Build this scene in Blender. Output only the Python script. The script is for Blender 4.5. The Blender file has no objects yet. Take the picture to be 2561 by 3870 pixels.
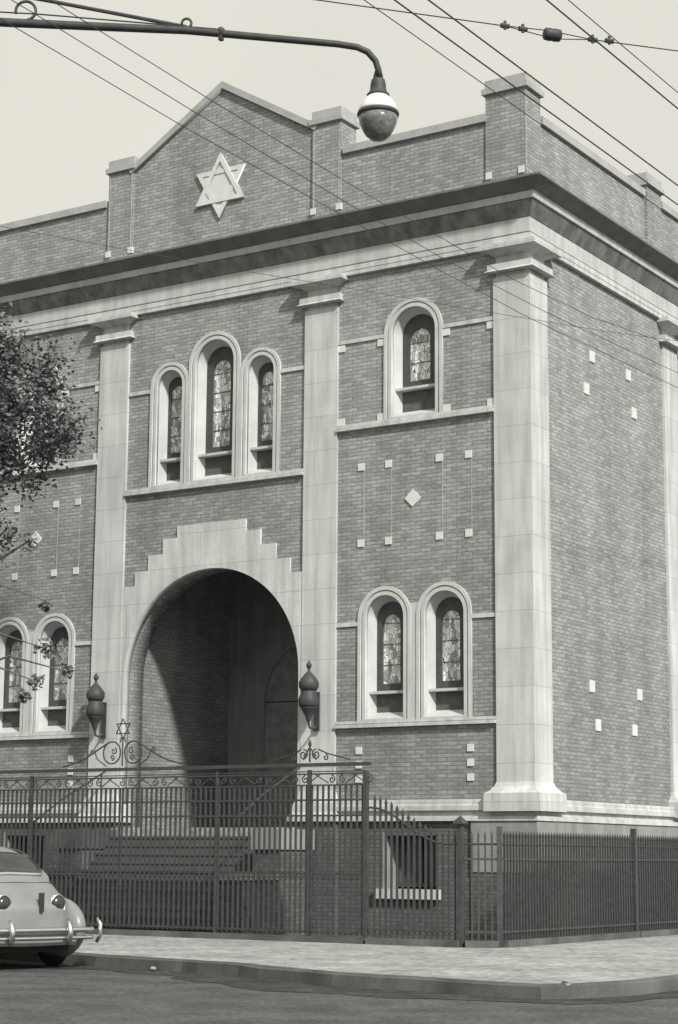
import bpy, bmesh, math, random
from mathutils import Vector, Matrix
random.seed(7)
PI = math.pi
scene = bpy.context.scene
COL = scene.collection

# ------------------------------------------------------------------ helpers
def link(o):
    COL.objects.link(o); return o

def finish(name, bm, mat, parent=None, smooth=False, recalc=True):
    if recalc:
        bmesh.ops.recalc_face_normals(bm, faces=bm.faces)
    me = bpy.data.meshes.new(name)
    bm.to_mesh(me); bm.free()
    if isinstance(mat, (list, tuple)):
        for m in mat: me.materials.append(m)
    else:
        me.materials.append(mat)
    if smooth:
        for p in me.polygons: p.use_smooth = True
    o = link(bpy.data.objects.new(name, me))
    if parent is not None: o.parent = parent
    return o

def tag(o, label=None, cat=None, group=None, kind=None):
    if label: o['label'] = label
    if cat: o['category'] = cat
    if group: o['group'] = group
    if kind: o['kind'] = kind
    return o

def empty(name, loc=(0, 0, 0), rz=0.0, label=None, cat=None, group=None):
    o = link(bpy.data.objects.new(name, None))
    o.empty_display_size = 0.2
    o.location = loc; o.rotation_euler = (0, 0, rz)
    return tag(o, label, cat, group)

def copy_tree(o, parent=None):
    c = o.copy(); COL.objects.link(c); c.parent = parent
    for ch in list(o.children): copy_tree(ch, c)
    return c

def B(bm, x0, x1, y0, y1, z0, z1, rot=None):
    vs = [bm.verts.new((x, y, z)) for x in (x0, x1) for y in (y0, y1) for z in (z0, z1)]
    for f in ((0, 1, 3, 2), (4, 6, 7, 5), (0, 4, 5, 1), (2, 3, 7, 6), (0, 2, 6, 4), (1, 5, 7, 3)):
        bm.faces.new([vs[i] for i in f])
    return vs

def boxes(name, lst, mat, parent=None):
    bm = bmesh.new()
    for b in lst: B(bm, *b)
    return finish(name, bm, mat, parent)

def plate(bm, loops, y0, y1):
    """flat outline(s) in the XZ plane, with holes, given thickness from y0 to y1"""
    cu = bpy.data.curves.new('outline', 'CURVE'); cu.dimensions = '2D'; cu.fill_mode = 'BOTH'
    cu.extrude = abs(y1 - y0) / 2
    for lp in loops:
        s = cu.splines.new('POLY'); s.points.add(len(lp) - 1)
        for p, (x, z) in zip(s.points, lp): p.co = (x, z, 0, 1)
        s.use_cyclic_u = True
    ob = bpy.data.objects.new('outline', cu)
    me = bpy.data.meshes.new_from_object(ob)
    ym = (y0 + y1) / 2
    for v in me.vertices:
        x, z, d = v.co; v.co = (x, ym + d, z)
    tmp = bmesh.new(); tmp.from_mesh(me)
    bmesh.ops.remove_doubles(tmp, verts=tmp.verts, dist=1e-5)
    bmesh.ops.recalc_face_normals(tmp, faces=tmp.faces)
    tmp.to_mesh(me); tmp.free()
    bm.from_mesh(me)
    bpy.data.objects.remove(ob); bpy.data.curves.remove(cu); bpy.data.meshes.remove(me)

def plates(name, lst, mat, parent=None):
    bm = bmesh.new()
    for loops, y0, y1 in lst: plate(bm, loops, y0, y1)
    return finish(name, bm, mat, parent, recalc=False)

def arch(cx, r, zs, zb, n=24):
    pts = [(cx - r, zb), (cx + r, zb)]
    for i in range(n + 1):
        a = PI * i / n
        pts.append((cx + r * math.cos(a), zs + r * math.sin(a)))
    return pts

def rect(x0, x1, z0, z1): return [(x0, z0), (x1, z0), (x1, z1), (x0, z1)]

def tube(bm, pts, r, seg=8, cyclic=False):
    pts = [Vector(p) for p in pts]; n = len(pts); rings = []
    up = Vector((0, 0, 1)); prev = None
    for i, p in enumerate(pts):
        if cyclic: t = pts[(i + 1) % n] - pts[i - 1]
        else: t = pts[min(i + 1, n - 1)] - pts[max(i - 1, 0)]
        t.normalize()
        if prev is None:
            a = t.cross(up)
            if a.length < 1e-3: a = t.cross(Vector((1, 0, 0)))
        else:
            a = prev - t * prev.dot(t)
        a.normalize(); prev = a; b = t.cross(a)
        rr = r[i] if isinstance(r, (list, tuple)) else r
        rings.append([bm.verts.new(p + rr * (math.cos(2 * PI * k / seg) * a + math.sin(2 * PI * k / seg) * b)) for k in range(seg)])
    m = n if cyclic else n - 1
    for i in range(m):
        A, C = rings[i], rings[(i + 1) % n]
        for k in range(seg):
            bm.faces.new((A[k], A[(k + 1) % seg], C[(k + 1) % seg], C[k]))
    if not cyclic:
        bm.faces.new(rings[0][::-1]); bm.faces.new(rings[-1])

def lathe(bm, prof, seg=24, cx=0, cy=0):
    rings = []
    for r, z in prof:
        rings.append([bm.verts.new((cx + max(r, 1e-4) * math.cos(2 * PI * k / seg), cy + max(r, 1e-4) * math.sin(2 * PI * k / seg), z)) for k in range(seg)])
    for A, C in zip(rings, rings[1:]):
        for k in range(seg):
            bm.faces.new((A[k], A[(k + 1) % seg], C[(k + 1) % seg], C[k]))
    bm.faces.new(rings[0][::-1]); bm.faces.new(rings[-1])

def mold(bm, prof, path):
    """run a closed profile [(out, z)] along a plan path [(x, y)] whose outside is on the right of travel, mitred"""
    n = len(path); rings = []
    for i, (x, y) in enumerate(path):
        def nrm(a, b):
            d = Vector((b[0] - a[0], b[1] - a[1])).normalized(); return Vector((d.y, -d.x))
        if i == 0: m = nrm(path[0], path[1])
        elif i == n - 1: m = nrm(path[-2], path[-1])
        else:
            n1, n2 = nrm(path[i - 1], path[i]), nrm(path[i], path[i + 1])
            m = (n1 + n2); m = m / (1 + n1.dot(n2))
        rings.append([bm.verts.new((x + m.x * o, y + m.y * o, z)) for o, z in prof])
    k = len(prof)
    for A, C in zip(rings, rings[1:]):
        for j in range(k): bm.faces.new((A[j], A[(j + 1) % k], C[(j + 1) % k], C[j]))
    bm.faces.new(rings[0]); bm.faces.new(rings[-1][::-1])

# ------------------------------------------------------------------ materials
def N(nt, typ, **kw):
    n = nt.nodes.new(typ)
    for k, v in kw.items():
        if k in n.inputs: n.inputs[k].default_value = v
        else: setattr(n, k, v)
    return n
TINT = (0.985, 1.0, 0.985)
def g(v, t=TINT): return (v * t[0], v * t[1], v * t[2], 1)

def mat_basic(name, v, rough=0.7, var=0.15, scale=6.0, metal=0.0, fine=0.0, fscale=60.0, bump=0.0, streak=0.0, spec=0.3, joints=0):
    m = bpy.data.materials.new(name); m.use_nodes = True; nt = m.node_tree
    bs = nt.nodes['Principled BSDF']; bs.inputs['Roughness'].default_value = rough
    bs.inputs['Metallic'].default_value = metal; bs.inputs['Specular IOR Level'].default_value = spec
    tc = N(nt, 'ShaderNodeTexCoord')
    n1 = N(nt, 'ShaderNodeTexNoise', Scale=scale, Detail=5.0); nt.links.new(tc.outputs['Object'], n1.inputs['Vector'])
    r = N(nt, 'ShaderNodeMapRange'); nt.links.new(n1.outputs['Fac'], r.inputs['Value'])
    r.inputs['From Min'].default_value = 0.3; r.inputs['From Max'].default_value = 0.7
    r.inputs['To Min'].default_value = 1 - var; r.inputs['To Max'].default_value = 1 + var
    out = r.outputs['Result']
    def mul(a, b):
        q = N(nt, 'ShaderNodeMath', operation='MULTIPLY'); nt.links.new(a, q.inputs[0]); nt.links.new(b, q.inputs[1]); return q.outputs[0]
    if fine:
        n2 = N(nt, 'ShaderNodeTexNoise', Scale=fscale, Detail=3.0); nt.links.new(tc.outputs['Object'], n2.inputs['Vector'])
        r2 = N(nt, 'ShaderNodeMapRange'); nt.links.new(n2.outputs['Fac'], r2.inputs['Value'])
        r2.inputs['From Min'].default_value = 0.3; r2.inputs['From Max'].default_value = 0.7
        r2.inputs['To Min'].default_value = 1 - fine; r2.inputs['To Max'].default_value = 1 + fine
        out = mul(out, r2.outputs['Result'])
    if streak:
        mp = N(nt, 'ShaderNodeMapping'); mp.inputs['Scale'].default_value = (3.0, 3.0, 0.25); nt.links.new(tc.outputs['Object'], mp.inputs['Vector'])
        n3 = N(nt, 'ShaderNodeTexNoise', Scale=2.0, Detail=4.0); nt.links.new(mp.outputs[0], n3.inputs['Vector'])
        r3 = N(nt, 'ShaderNodeMapRange'); nt.links.new(n3.outputs['Fac'], r3.inputs['Value'])
        r3.inputs['From Min'].default_value = 0.35; r3.inputs['From Max'].default_value = 0.6
        r3.inputs['To Min'].default_value = 1 - streak; r3.inputs['To Max'].default_value = 1.0
        out = mul(out, r3.outputs['Result'])
    if joints:
        sp = N(nt, 'ShaderNodeSeparateXYZ'); nt.links.new(tc.outputs['Object'], sp.inputs[0])
        ad = N(nt, 'ShaderNodeMath', operation='ADD'); nt.links.new(sp.outputs[0], ad.inputs[0]); nt.links.new(sp.outputs[1], ad.inputs[1])
        cb = N(nt, 'ShaderNodeCombineXYZ'); nt.links.new(ad.outputs[0], cb.inputs[0]); nt.links.new(sp.outputs[2], cb.inputs[1])
        br = N(nt, 'ShaderNodeTexBrick'); nt.links.new(cb.outputs[0], br.inputs['Vector'])
        for k, val in (('Scale', 1.0), ('Mortar Size', 0.007), ('Mortar Smooth', 0.4), ('Bias', 0.0), ('Brick Width', 1.7), ('Row Height', joints)): br.inputs[k].default_value = val
        br.inputs['Color1'].default_value = (.95, .95, .95, 1); br.inputs['Color2'].default_value = (1.04, 1.04, 1.04, 1); br.inputs['Mortar'].default_value = (.72, .72, .72, 1)
        bj = N(nt, 'ShaderNodeRGBToBW'); nt.links.new(br.outputs['Color'], bj.inputs[0]); out = mul(out, bj.outputs[0])
    vm = N(nt, 'ShaderNodeVectorMath', operation='SCALE'); vm.inputs[0].default_value = g(v)[:3]
    nt.links.new(out, vm.inputs['Scale']); nt.links.new(vm.outputs[0], bs.inputs['Base Color'])
    if bump:
        bp = N(nt, 'ShaderNodeBump', Strength=bump, Distance=0.02); n4 = N(nt, 'ShaderNodeTexNoise', Scale=fscale, Detail=4.0)
        nt.links.new(tc.outputs['Object'], n4.inputs['Vector']); nt.links.new(n4.outputs['Fac'], bp.inputs['Height']); nt.links.new(bp.outputs[0], bs.inputs['Normal'])
    return m

def mat_brick(name, v, mort, var=0.45, grime=0.25, bw=0.20, bh=0.067):
    m = bpy.data.materials.new(name); m.use_nodes = True; nt = m.node_tree
    bs = nt.nodes['Principled BSDF']; bs.inputs['Roughness'].default_value = 0.9; bs.inputs['Specular IOR Level'].default_value = 0.15
    tc = N(nt, 'ShaderNodeTexCoord'); sp = N(nt, 'ShaderNodeSeparateXYZ'); nt.links.new(tc.outputs['Object'], sp.inputs[0])
    ad = N(nt, 'ShaderNodeMath', operation='ADD'); nt.links.new(sp.outputs[0], ad.inputs[0]); nt.links.new(sp.outputs[1], ad.inputs[1])
    cb = N(nt, 'ShaderNodeCombineXYZ'); nt.links.new(ad.outputs[0], cb.inputs[0]); nt.links.new(sp.outputs[2], cb.inputs[1])
    br = N(nt, 'ShaderNodeTexBrick'); br.offset = 0.5
    for k, val in (('Scale', 1.0), ('Mortar Size', 0.009), ('Mortar Smooth', 0.3), ('Bias', 0.0), ('Brick Width', bw), ('Row Height', bh)):
        br.inputs[k].default_value = val
    br.inputs['Color1'].default_value = g(v * (1 - var)); br.inputs['Color2'].default_value = g(v * (1 + var)); br.inputs['Mortar'].default_value = g(mort)
    nt.links.new(cb.outputs[0], br.inputs['Vector'])
    # patchy weathering, wide soft patches and fine grit
    n1 = N(nt, 'ShaderNodeTexNoise', Scale=0.9, Detail=6.0, Roughness=0.6); nt.links.new(tc.outputs['Object'], n1.inputs['Vector'])
    r1 = N(nt, 'ShaderNodeMapRange'); nt.links.new(n1.outputs['Fac'], r1.inputs['Value'])
    r1.inputs['From Min'].default_value = 0.3; r1.inputs['From Max'].default_value = 0.7; r1.inputs['To Min'].default_value = 1 - grime; r1.inputs['To Max'].default_value = 1 + grime * 0.6
    mp = N(nt, 'ShaderNodeMapping'); mp.inputs['Scale'].default_value = (12, 12, 70); nt.links.new(tc.outputs['Object'], mp.inputs['Vector'])
    n2 = N(nt, 'ShaderNodeTexNoise', Scale=1.0, Detail=4.0, Roughness=0.7); nt.links.new(mp.outputs[0], n2.inputs['Vector'])
    r2 = N(nt, 'ShaderNodeMapRange'); nt.links.new(n2.outputs['Fac'], r2.inputs['Value'])
    r2.inputs['From Min'].default_value = 0.3; r2.inputs['From Max'].default_value = 0.7; r2.inputs['To Min'].default_value = 0.72; r2.inputs['To Max'].default_value = 1.28
    a = N(nt, 'ShaderNodeMath', operation='MULTIPLY'); nt.links.new(r1.outputs[0], a.inputs[0]); nt.links.new(r2.outputs[0], a.inputs[1])
    # linear tone ramp: brick gets darker towards the foot of the wall
    r3 = N(nt, 'ShaderNodeMapRange'); nt.links.new(sp.outputs[2], r3.inputs['Value'])
    r3.inputs['From Min'].default_value = 1.0; r3.inputs['From Max'].default_value = 9.0; r3.inputs['To Min'].default_value = 0.80; r3.inputs['To Max'].default_value = 1.05
    mps = N(nt, 'ShaderNodeMapping'); mps.inputs['Scale'].default_value = (1.6, 1.6, 0.16); nt.links.new(tc.outputs['Object'], mps.inputs['Vector'])
    ns_ = N(nt, 'ShaderNodeTexNoise', Scale=1.0, Detail=5.0, Roughness=0.65); nt.links.new(mps.outputs[0], ns_.inputs['Vector'])
    rs = N(nt, 'ShaderNodeMapRange'); nt.links.new(ns_.outputs['Fac'], rs.inputs['Value'])
    rs.inputs['From Min'].default_value = 0.32; rs.inputs['From Max'].default_value = 0.62; rs.inputs['To Min'].default_value = 0.84; rs.inputs['To Max'].default_value = 1.07
    b0 = N(nt, 'ShaderNodeMath', operation='MULTIPLY'); nt.links.new(a.outputs[0], b0.inputs[0]); nt.links.new(rs.outputs[0], b0.inputs[1])
    b = N(nt, 'ShaderNodeMath', operation='MULTIPLY'); nt.links.new(b0.outputs[0], b.inputs[0]); nt.links.new(r3.outputs[0], b.inputs[1])
    vm = N(nt, 'ShaderNodeVectorMath', operation='SCALE'); nt.links.new(br.outputs['Color'], vm.inputs[0]); nt.links.new(b.outputs[0], vm.inputs['Scale'])
    nt.links.new(vm.outputs[0], bs.inputs['Base Color'])
    bp = N(nt, 'ShaderNodeBump', Strength=0.5, Distance=0.01, invert=True)
    ma = N(nt, 'ShaderNodeMath', operation='ADD'); nt.links.new(br.outputs['Fac'], ma.inputs[0]); nt.links.new(n2.outputs['Fac'], ma.inputs[1])
    nt.links.new(ma.outputs[0], bp.inputs['Height']); nt.links.new(bp.outputs[0], bs.inputs['Normal'])
    return m

def mat_glass(name):
    """leaded stained glass: irregular panes of light and dark tones, black cames"""
    m = bpy.data.materials.new(name); m.use_nodes = True; nt = m.node_tree
    bs = nt.nodes['Principled BSDF']; bs.inputs['Roughness'].default_value = 0.25; bs.inputs['Specular IOR Level'].default_value = 0.5
    tc = N(nt, 'ShaderNodeTexCoord')
    oi = N(nt, 'ShaderNodeObjectInfo'); sh = N(nt, 'ShaderNodeVectorMath', operation='MULTIPLY_ADD'); sh.inputs[1].default_value = (37, 0, 53)
    nt.links.new(oi.outputs['Random'], sh.inputs[0]); nt.links.new(tc.outputs['Object'], sh.inputs[2])
    mp = N(nt, 'ShaderNodeMapping'); mp.inputs['Scale'].default_value = (17, 1, 9); nt.links.new(sh.outputs[0], mp.inputs['Vector'])
    v1 = N(nt, 'ShaderNodeTexVoronoi'); v1.inputs['Scale'].default_value = 1.0; nt.links.new(mp.outputs[0], v1.inputs['Vector'])
    v2 = N(nt, 'ShaderNodeTexVoronoi', feature='DISTANCE_TO_EDGE'); v2.inputs['Scale'].default_value = 1.0; nt.links.new(mp.outputs[0], v2.inputs['Vector'])
    bw = N(nt, 'ShaderNodeRGBToBW'); nt.links.new(v1.outputs['Color'], bw.inputs[0])
    r = N(nt, 'ShaderNodeMapRange'); nt.links.new(bw.outputs[0], r.inputs['Value'])
    r.inputs['From Min'].default_value = 0.2; r.inputs['From Max'].default_value = 0.8; r.inputs['To Min'].default_value = 0.22; r.inputs['To Max'].default_value = 0.95
    st = N(nt, 'ShaderNodeMath', operation='GREATER_THAN'); nt.links.new(v2.outputs['Distance'], st.inputs[0]); st.inputs[1].default_value = 0.03
    mu = N(nt, 'ShaderNodeMath', operation='MULTIPLY'); nt.links.new(r.outputs[0], mu.inputs[0]); nt.links.new(st.outputs[0], mu.inputs[1])
    a2 = N(nt, 'ShaderNodeMath', operation='ADD'); nt.links.new(mu.outputs[0], a2.inputs[0]); a2.inputs[1].default_value = 0.05
    vm = N(nt, 'ShaderNodeVectorMath', operation='SCALE'); vm.inputs[0].default_value = g(1.0)[:3]; nt.links.new(a2.outputs[0], vm.inputs['Scale'])
    nt.links.new(vm.outputs[0], bs.inputs['Base Color'])
    return m

M_BRICK = mat_brick('wall_brick', 0.305, 0.215, var=0.18, grime=0.14)
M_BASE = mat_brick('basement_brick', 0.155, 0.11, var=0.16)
M_PORCH = mat_brick('porch_brick', 0.29, 0.20, var=0.16)
M_WHITE = mat_basic('painted_plaster', 0.55, 0.8, 0.09, 1.4, fine=0.10, fscale=45, streak=0.22, joints=0.62)
M_REVEAL = mat_basic('painted_reveal', 0.52, 0.8, 0.08, 3.0, fine=0.08, streak=0.08)
M_CORNICE = mat_basic('cornice_stone', 0.50, 0.8, 0.12, 2.5, fine=0.10, streak=0.15)
M_CROWN = mat_basic('cornice_crown_shade', 0.15, 0.7, 0.2, 3.0, fine=0.1)  # dark base colour carries the shade on the crown's underside
M_BED_SHADE = mat_basic('bed_shade_dark', 0.19, 0.85, 0.3, 4.0, fine=0.25, streak=0.3)  # dark colour stands in for the cornice shadow on the upper frieze
M_COPING = mat_basic('coping_stone', 0.37, 0.85, 0.12, 3.0, fine=0.15)
M_STONE = mat_basic('base_stone', 0.27, 0.85, 0.15, 2.0, fine=0.15, streak=0.15, bump=0.2)
M_TILE = mat_basic('glazed_tile', 0.62, 0.4, 0.06, 5.0)
M_LINE = mat_basic('pointing_line', 0.36, 0.9, 0.15, 8.0)
M_FRAME = mat_basic('dark_window_frame', 0.07, 0.5, 0.2, 8.0)
M_APRON = mat_basic('window_apron', 0.10, 0.8, 0.2, 8.0)
M_GLASS = mat_glass('stained_glass')
M_PANE = mat_basic('dark_pane', 0.06, 0.12, 0.2, 3.0, spec=0.5)
M_IRON = mat_basic('black_iron', 0.055, 0.55, 0.2, 10.0, fine=0.1)
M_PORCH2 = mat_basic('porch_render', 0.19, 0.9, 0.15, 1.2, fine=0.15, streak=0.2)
M_DOOR = mat_basic('dark_oak', 0.19, 0.5, 0.25, 5.0)
M_STEP = mat_basic('step_stone', 0.10, 0.85, 0.15, 3.0, fine=0.15)
M_CEIL = mat_basic('porch_plaster', 0.55, 0.9, 0.1, 3.0)
M_ROAD = mat_basic('asphalt', 0.080, 0.9, 0.32, 1.3, fine=0.4, fscale=14, bump=0.4)
M_WALK = mat_basic('pavement_concrete', 0.30, 0.9, 0.22, 1.1, fine=0.35, fscale=9, bump=0.2)
M_KERB = mat_basic('kerb_stone', 0.095, 0.9, 0.4, 1.6, fine=0.2)
M_YARD = mat_basic('yard_ground', 0.07, 0.95, 0.3, 1.5, fine=0.3)
M_CAR = mat_basic('car_paint', 0.22, 0.38, 0.12, 2.5, spec=0.5)
M_CHROME = mat_basic('chrome', 0.62, 0.32, 0.05, 4.0, metal=1.0)
M_RUBBER = mat_basic('tyre_rubber', 0.03, 0.85, 0.1, 8.0)
M_LENS = mat_basic('tail_lens', 0.035, 0.2, 0.2, 6.0, spec=0.6)
M_LAMPGLASS = mat_basic('opal_glass', 0.7, 0.25, 0.03, 3.0)
M_LAMPBOWL = mat_basic('ribbed_glass_bowl', 0.16, 0.25, 0.25, 9.0, fine=0.3, fscale=30)
M_LEAF = mat_basic('leaf', 0.12, 0.55, 0.45, 2.0, fine=0.5, fscale=20)
M_BARK = mat_basic('bark', 0.10, 0.9, 0.3, 8.0)
M_WIRE = mat_basic('wire', 0.05, 0.6, 0.1, 5.0)
M_RUBBLE = mat_basic('pale_rubble', 0.28, 0.9, 0.2, 8.0)
M_ROOF = mat_basic('flat_roof', 0.25, 0.9, 0.2, 1.0)

# ------------------------------------------------------------------ the synagogue (own frame: z = world + 0.14)
SYN = empty('synagogue', (0, 0, -0.14), 0, 'brick synagogue with white pilasters, stepped entrance arch and gabled parapet with star', 'building')
XC = -6.58            # axis of the entrance
XL = 2 * XC           # left corner of the front (-13.16)
def mir(x): return 2 * XC - x
YD = 14.0             # depth of the block

# openings of the front: (centre, radius, spring z, bottom z, sill z)
WIN = []
for cx in (-2.29, mir(-2.29)): WIN.append((cx, 0.59, 10.61, 9.085, 9.64, 'tall'))
WIN += [(XC - 1.045, 0.45, 10.32, 8.395, 8.93, 'tri'), (XC, 0.59, 10.63, 8.395, 8.93, 'tri'), (XC + 1.045, 0.45, 10.32, 8.395, 8.93, 'tri')]
for cx in (-2.86, -1.69, mir(-2.86), mir(-1.69)): WIN.append((cx, 0.53, 5.63, 3.87, 4.37, 'low'))
BASEWIN = [(-2.86, -1.80, 1.04, 2.00), (mir(-1.80), mir(-2.86), 1.04, 2.00)]
PR = 1.965; PS = 4.79   # entrance arch radius and springing

holes = [arch(cx, r - 0.05, zs, zb + 0.01) for cx, r, zs, zb, sz, k in WIN]
holes += [rect(a + .03, b - .03, c + .03, d - .03) for a, b, c, d in BASEWIN]
holes.append(arch(XC, PR + 0.02, PS, 0.05, 40))
# the front wall above the base
plates('wall', [([rect(XL + 0.05, -0.05, 0.0, 12.3)] + holes, 0.05, 0.62)], M_BRICK, SYN)
# side and rear walls
boxes('wall', [(-0.62, -0.05, 0.62, YD, 0.0, 12.3)], M_BRICK, SYN)
boxes('wall', [(XL + 0.05, XL + 0.62, 0.62, YD, 0.0, 12.3)], M_BRICK, SYN)
boxes('wall', [(XL + 0.62, -0.62, YD - 0.5, YD - 0.02, 0.0, 12.3)], M_BRICK, SYN)
boxes('roof', [(XL + 0.3, -0.3, 0.45, YD - 0.1, 12.35, 12.6)], M_ROOF, SYN)

# basement facing, dark brick below the plinth mouldings
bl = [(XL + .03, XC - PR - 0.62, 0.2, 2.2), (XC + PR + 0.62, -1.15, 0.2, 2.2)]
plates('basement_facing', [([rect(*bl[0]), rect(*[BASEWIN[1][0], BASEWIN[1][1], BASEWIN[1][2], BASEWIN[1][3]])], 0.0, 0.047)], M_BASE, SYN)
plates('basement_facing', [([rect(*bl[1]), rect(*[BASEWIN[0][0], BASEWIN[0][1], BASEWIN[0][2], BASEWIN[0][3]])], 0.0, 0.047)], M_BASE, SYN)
# pale stone base round the corner and along the side
bm = bmesh.new()
mold(bm, [(-0.04, 1.36), (0.055, 1.36), (0.055, 2.2), (-0.04, 2.2)], [(-1.148, 0), (0, 0), (0, YD)])
b3 = bmesh.new(); mold(b3, [(-0.04, 0.2), (0.04, 0.2), (0.04, 1.357), (-0.04, 1.357)], [(-1.148, 0), (0, 0), (0, YD)]); finish('basement_facing', b3, M_BASE, SYN)  # lower base coloured dark to stand for the shade behind the railing
finish('corner_base', bm, M_STONE, SYN)
# plinth mouldings
PL = [(-0.04, 2.53), (0.05, 2.53), (0.055, 2.44), (0.085, 2.43), (0.085, 2.35), (0.02, 2.345), (0.02, 2.265), (0.075, 2.255), (0.08, 2.18), (-0.04, 2.18)]
bm = bmesh.new(); mold(bm, PL, [(XC + PR + 0.03, 0), (0, 0), (0, YD)]); finish('plinth_moulding', bm, M_WHITE, SYN)
bm = bmesh.new(); mold(bm, PL, [(XL, YD), (XL, 0), (XC - PR - 0.03, 0)]); finish('plinth_moulding', bm, M_WHITE, SYN)

# cornice, frieze and architrave
path = [(XL, YD), (XL, 0), (0, 0), (0, YD)]
bm = bmesh.new()
mold(bm, [(-0.3, 12.97), (0.40, 12.865), (0.43, 12.85), (0.43, 12.815), (0.39, 12.80), (0.20, 12.655), (-0.3, 12.655)], path)
finish('cornice_crown', bm, M_CROWN, SYN)
bm = bmesh.new()
mold(bm, [(-0.3, 12.65), (0.195, 12.65), (0.18, 12.535), (-0.3, 12.535)], path)
finish('cornice_fascia', bm, M_CORNICE, SYN)
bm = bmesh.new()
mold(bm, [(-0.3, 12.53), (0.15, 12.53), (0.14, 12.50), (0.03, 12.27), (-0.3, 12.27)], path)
finish('bed_shade_band', bm, M_BED_SHADE, SYN)  # band added to hold the shade under the fascia in its colour
bm = bmesh.new()
mold(bm, [(-0.3, 12.265), (0.02, 12.265), (0.02, 12.012), (-0.02, 12.008), (-0.02, 11.988), (-0.3, 11.985)], path)
finish('frieze', bm, M_CORNICE, SYN)
bm = bmesh.new()
mold(bm, [(-0.3, 11.98), (0.04, 11.98), (0.04, 11.89), (0.032, 11.885), (0.03, 11.81), (-0.3, 11.81)], path)
finish('architrave', bm, M_WHITE, SYN)

# pilasters
def pilaster(x0, x1, y0, y1, sides, base='flare'):
    """x/y extents of the shaft; sides: growth factors (left, right, front, back)"""
    l, r, f, b = sides
    p = boxes('pilaster', [(x0, x1, y0, y1, 2.6 if base == 'flare' else 2.3, 11.29), (x0 + .035 * l, x1 - .035 * r, y0 + .035 * f, y1 - .035 * b, 11.291, 11.9)], M_WHITE, SYN)
    def ring(lst, name, mat=M_WHITE):
        bm = bmesh.new(); rings = []
        for o, z in lst:
            rings.append([bm.verts.new(v) for v in ((x0 - o * l, y0 - o * f, z), (x1 + o * r, y0 - o * f, z), (x1 + o * r, y1 + o * b, z), (x0 - o * l, y1 + o * b, z))])
        for A, C in zip(rings, rings[1:]):
            for j in range(4): bm.faces.new((A[j], A[(j + 1) % 4], C[(j + 1) % 4], C[j]))
        bm.faces.new(rings[0]); bm.faces.new(rings[-1][::-1])
        return finish(name, bm, mat, p)
    ring([(-0.03, 11.66), (0.12, 11.74), (0.20, 11.745), (0.20, 11.79), (0.19, 11.795), (0.19, 11.835), (0.06, 11.84)], 'abacus')
    ring([(-0.03, 11.37), (0.115, 11.375), (0.10, 11.39), (0.075, 11.41), (0.075, 11.51), (0.01, 11.53)], 'capital_band')
    if base == 'flare':
        ring([(0.16, 2.33), (0.16, 2.48), (0.155, 2.62), (0.10, 2.65), (0.03, 2.73), (0.003, 2.80)], 'pilaster_base')
    elif base == 'low':
        ring([(0.16, 2.18), (0.16, 2.26), (0.10, 2.34), (0.09, 2.46), (0.03, 2.62), (0.003, 2.70)], 'pilaster_base'); ring([(0.10, 0.2), (0.10, 2.177)], 'pedestal', M_BASE)
    return p
pilaster(-0.696, 0, 0, 0.658, (1, 1, 1, 1))
pilaster(XL, XL + 0.696, 0, 0.658, (1, 1, 1, 1))
pilaster(-4.543, -3.839, 0, 0.3, (1, 1, 1, 0), 'low')
pilaster(mir(-3.839), mir(-4.543), 0, 0.3, (1, 1, 1, 0), 'low')
pilaster(-0.3, 0, 5.60, 6.26, (0, 1, 1, 1))
pilaster(-0.3, 0, YD - 0.66, YD, (0, 1, 1, 1))

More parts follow.
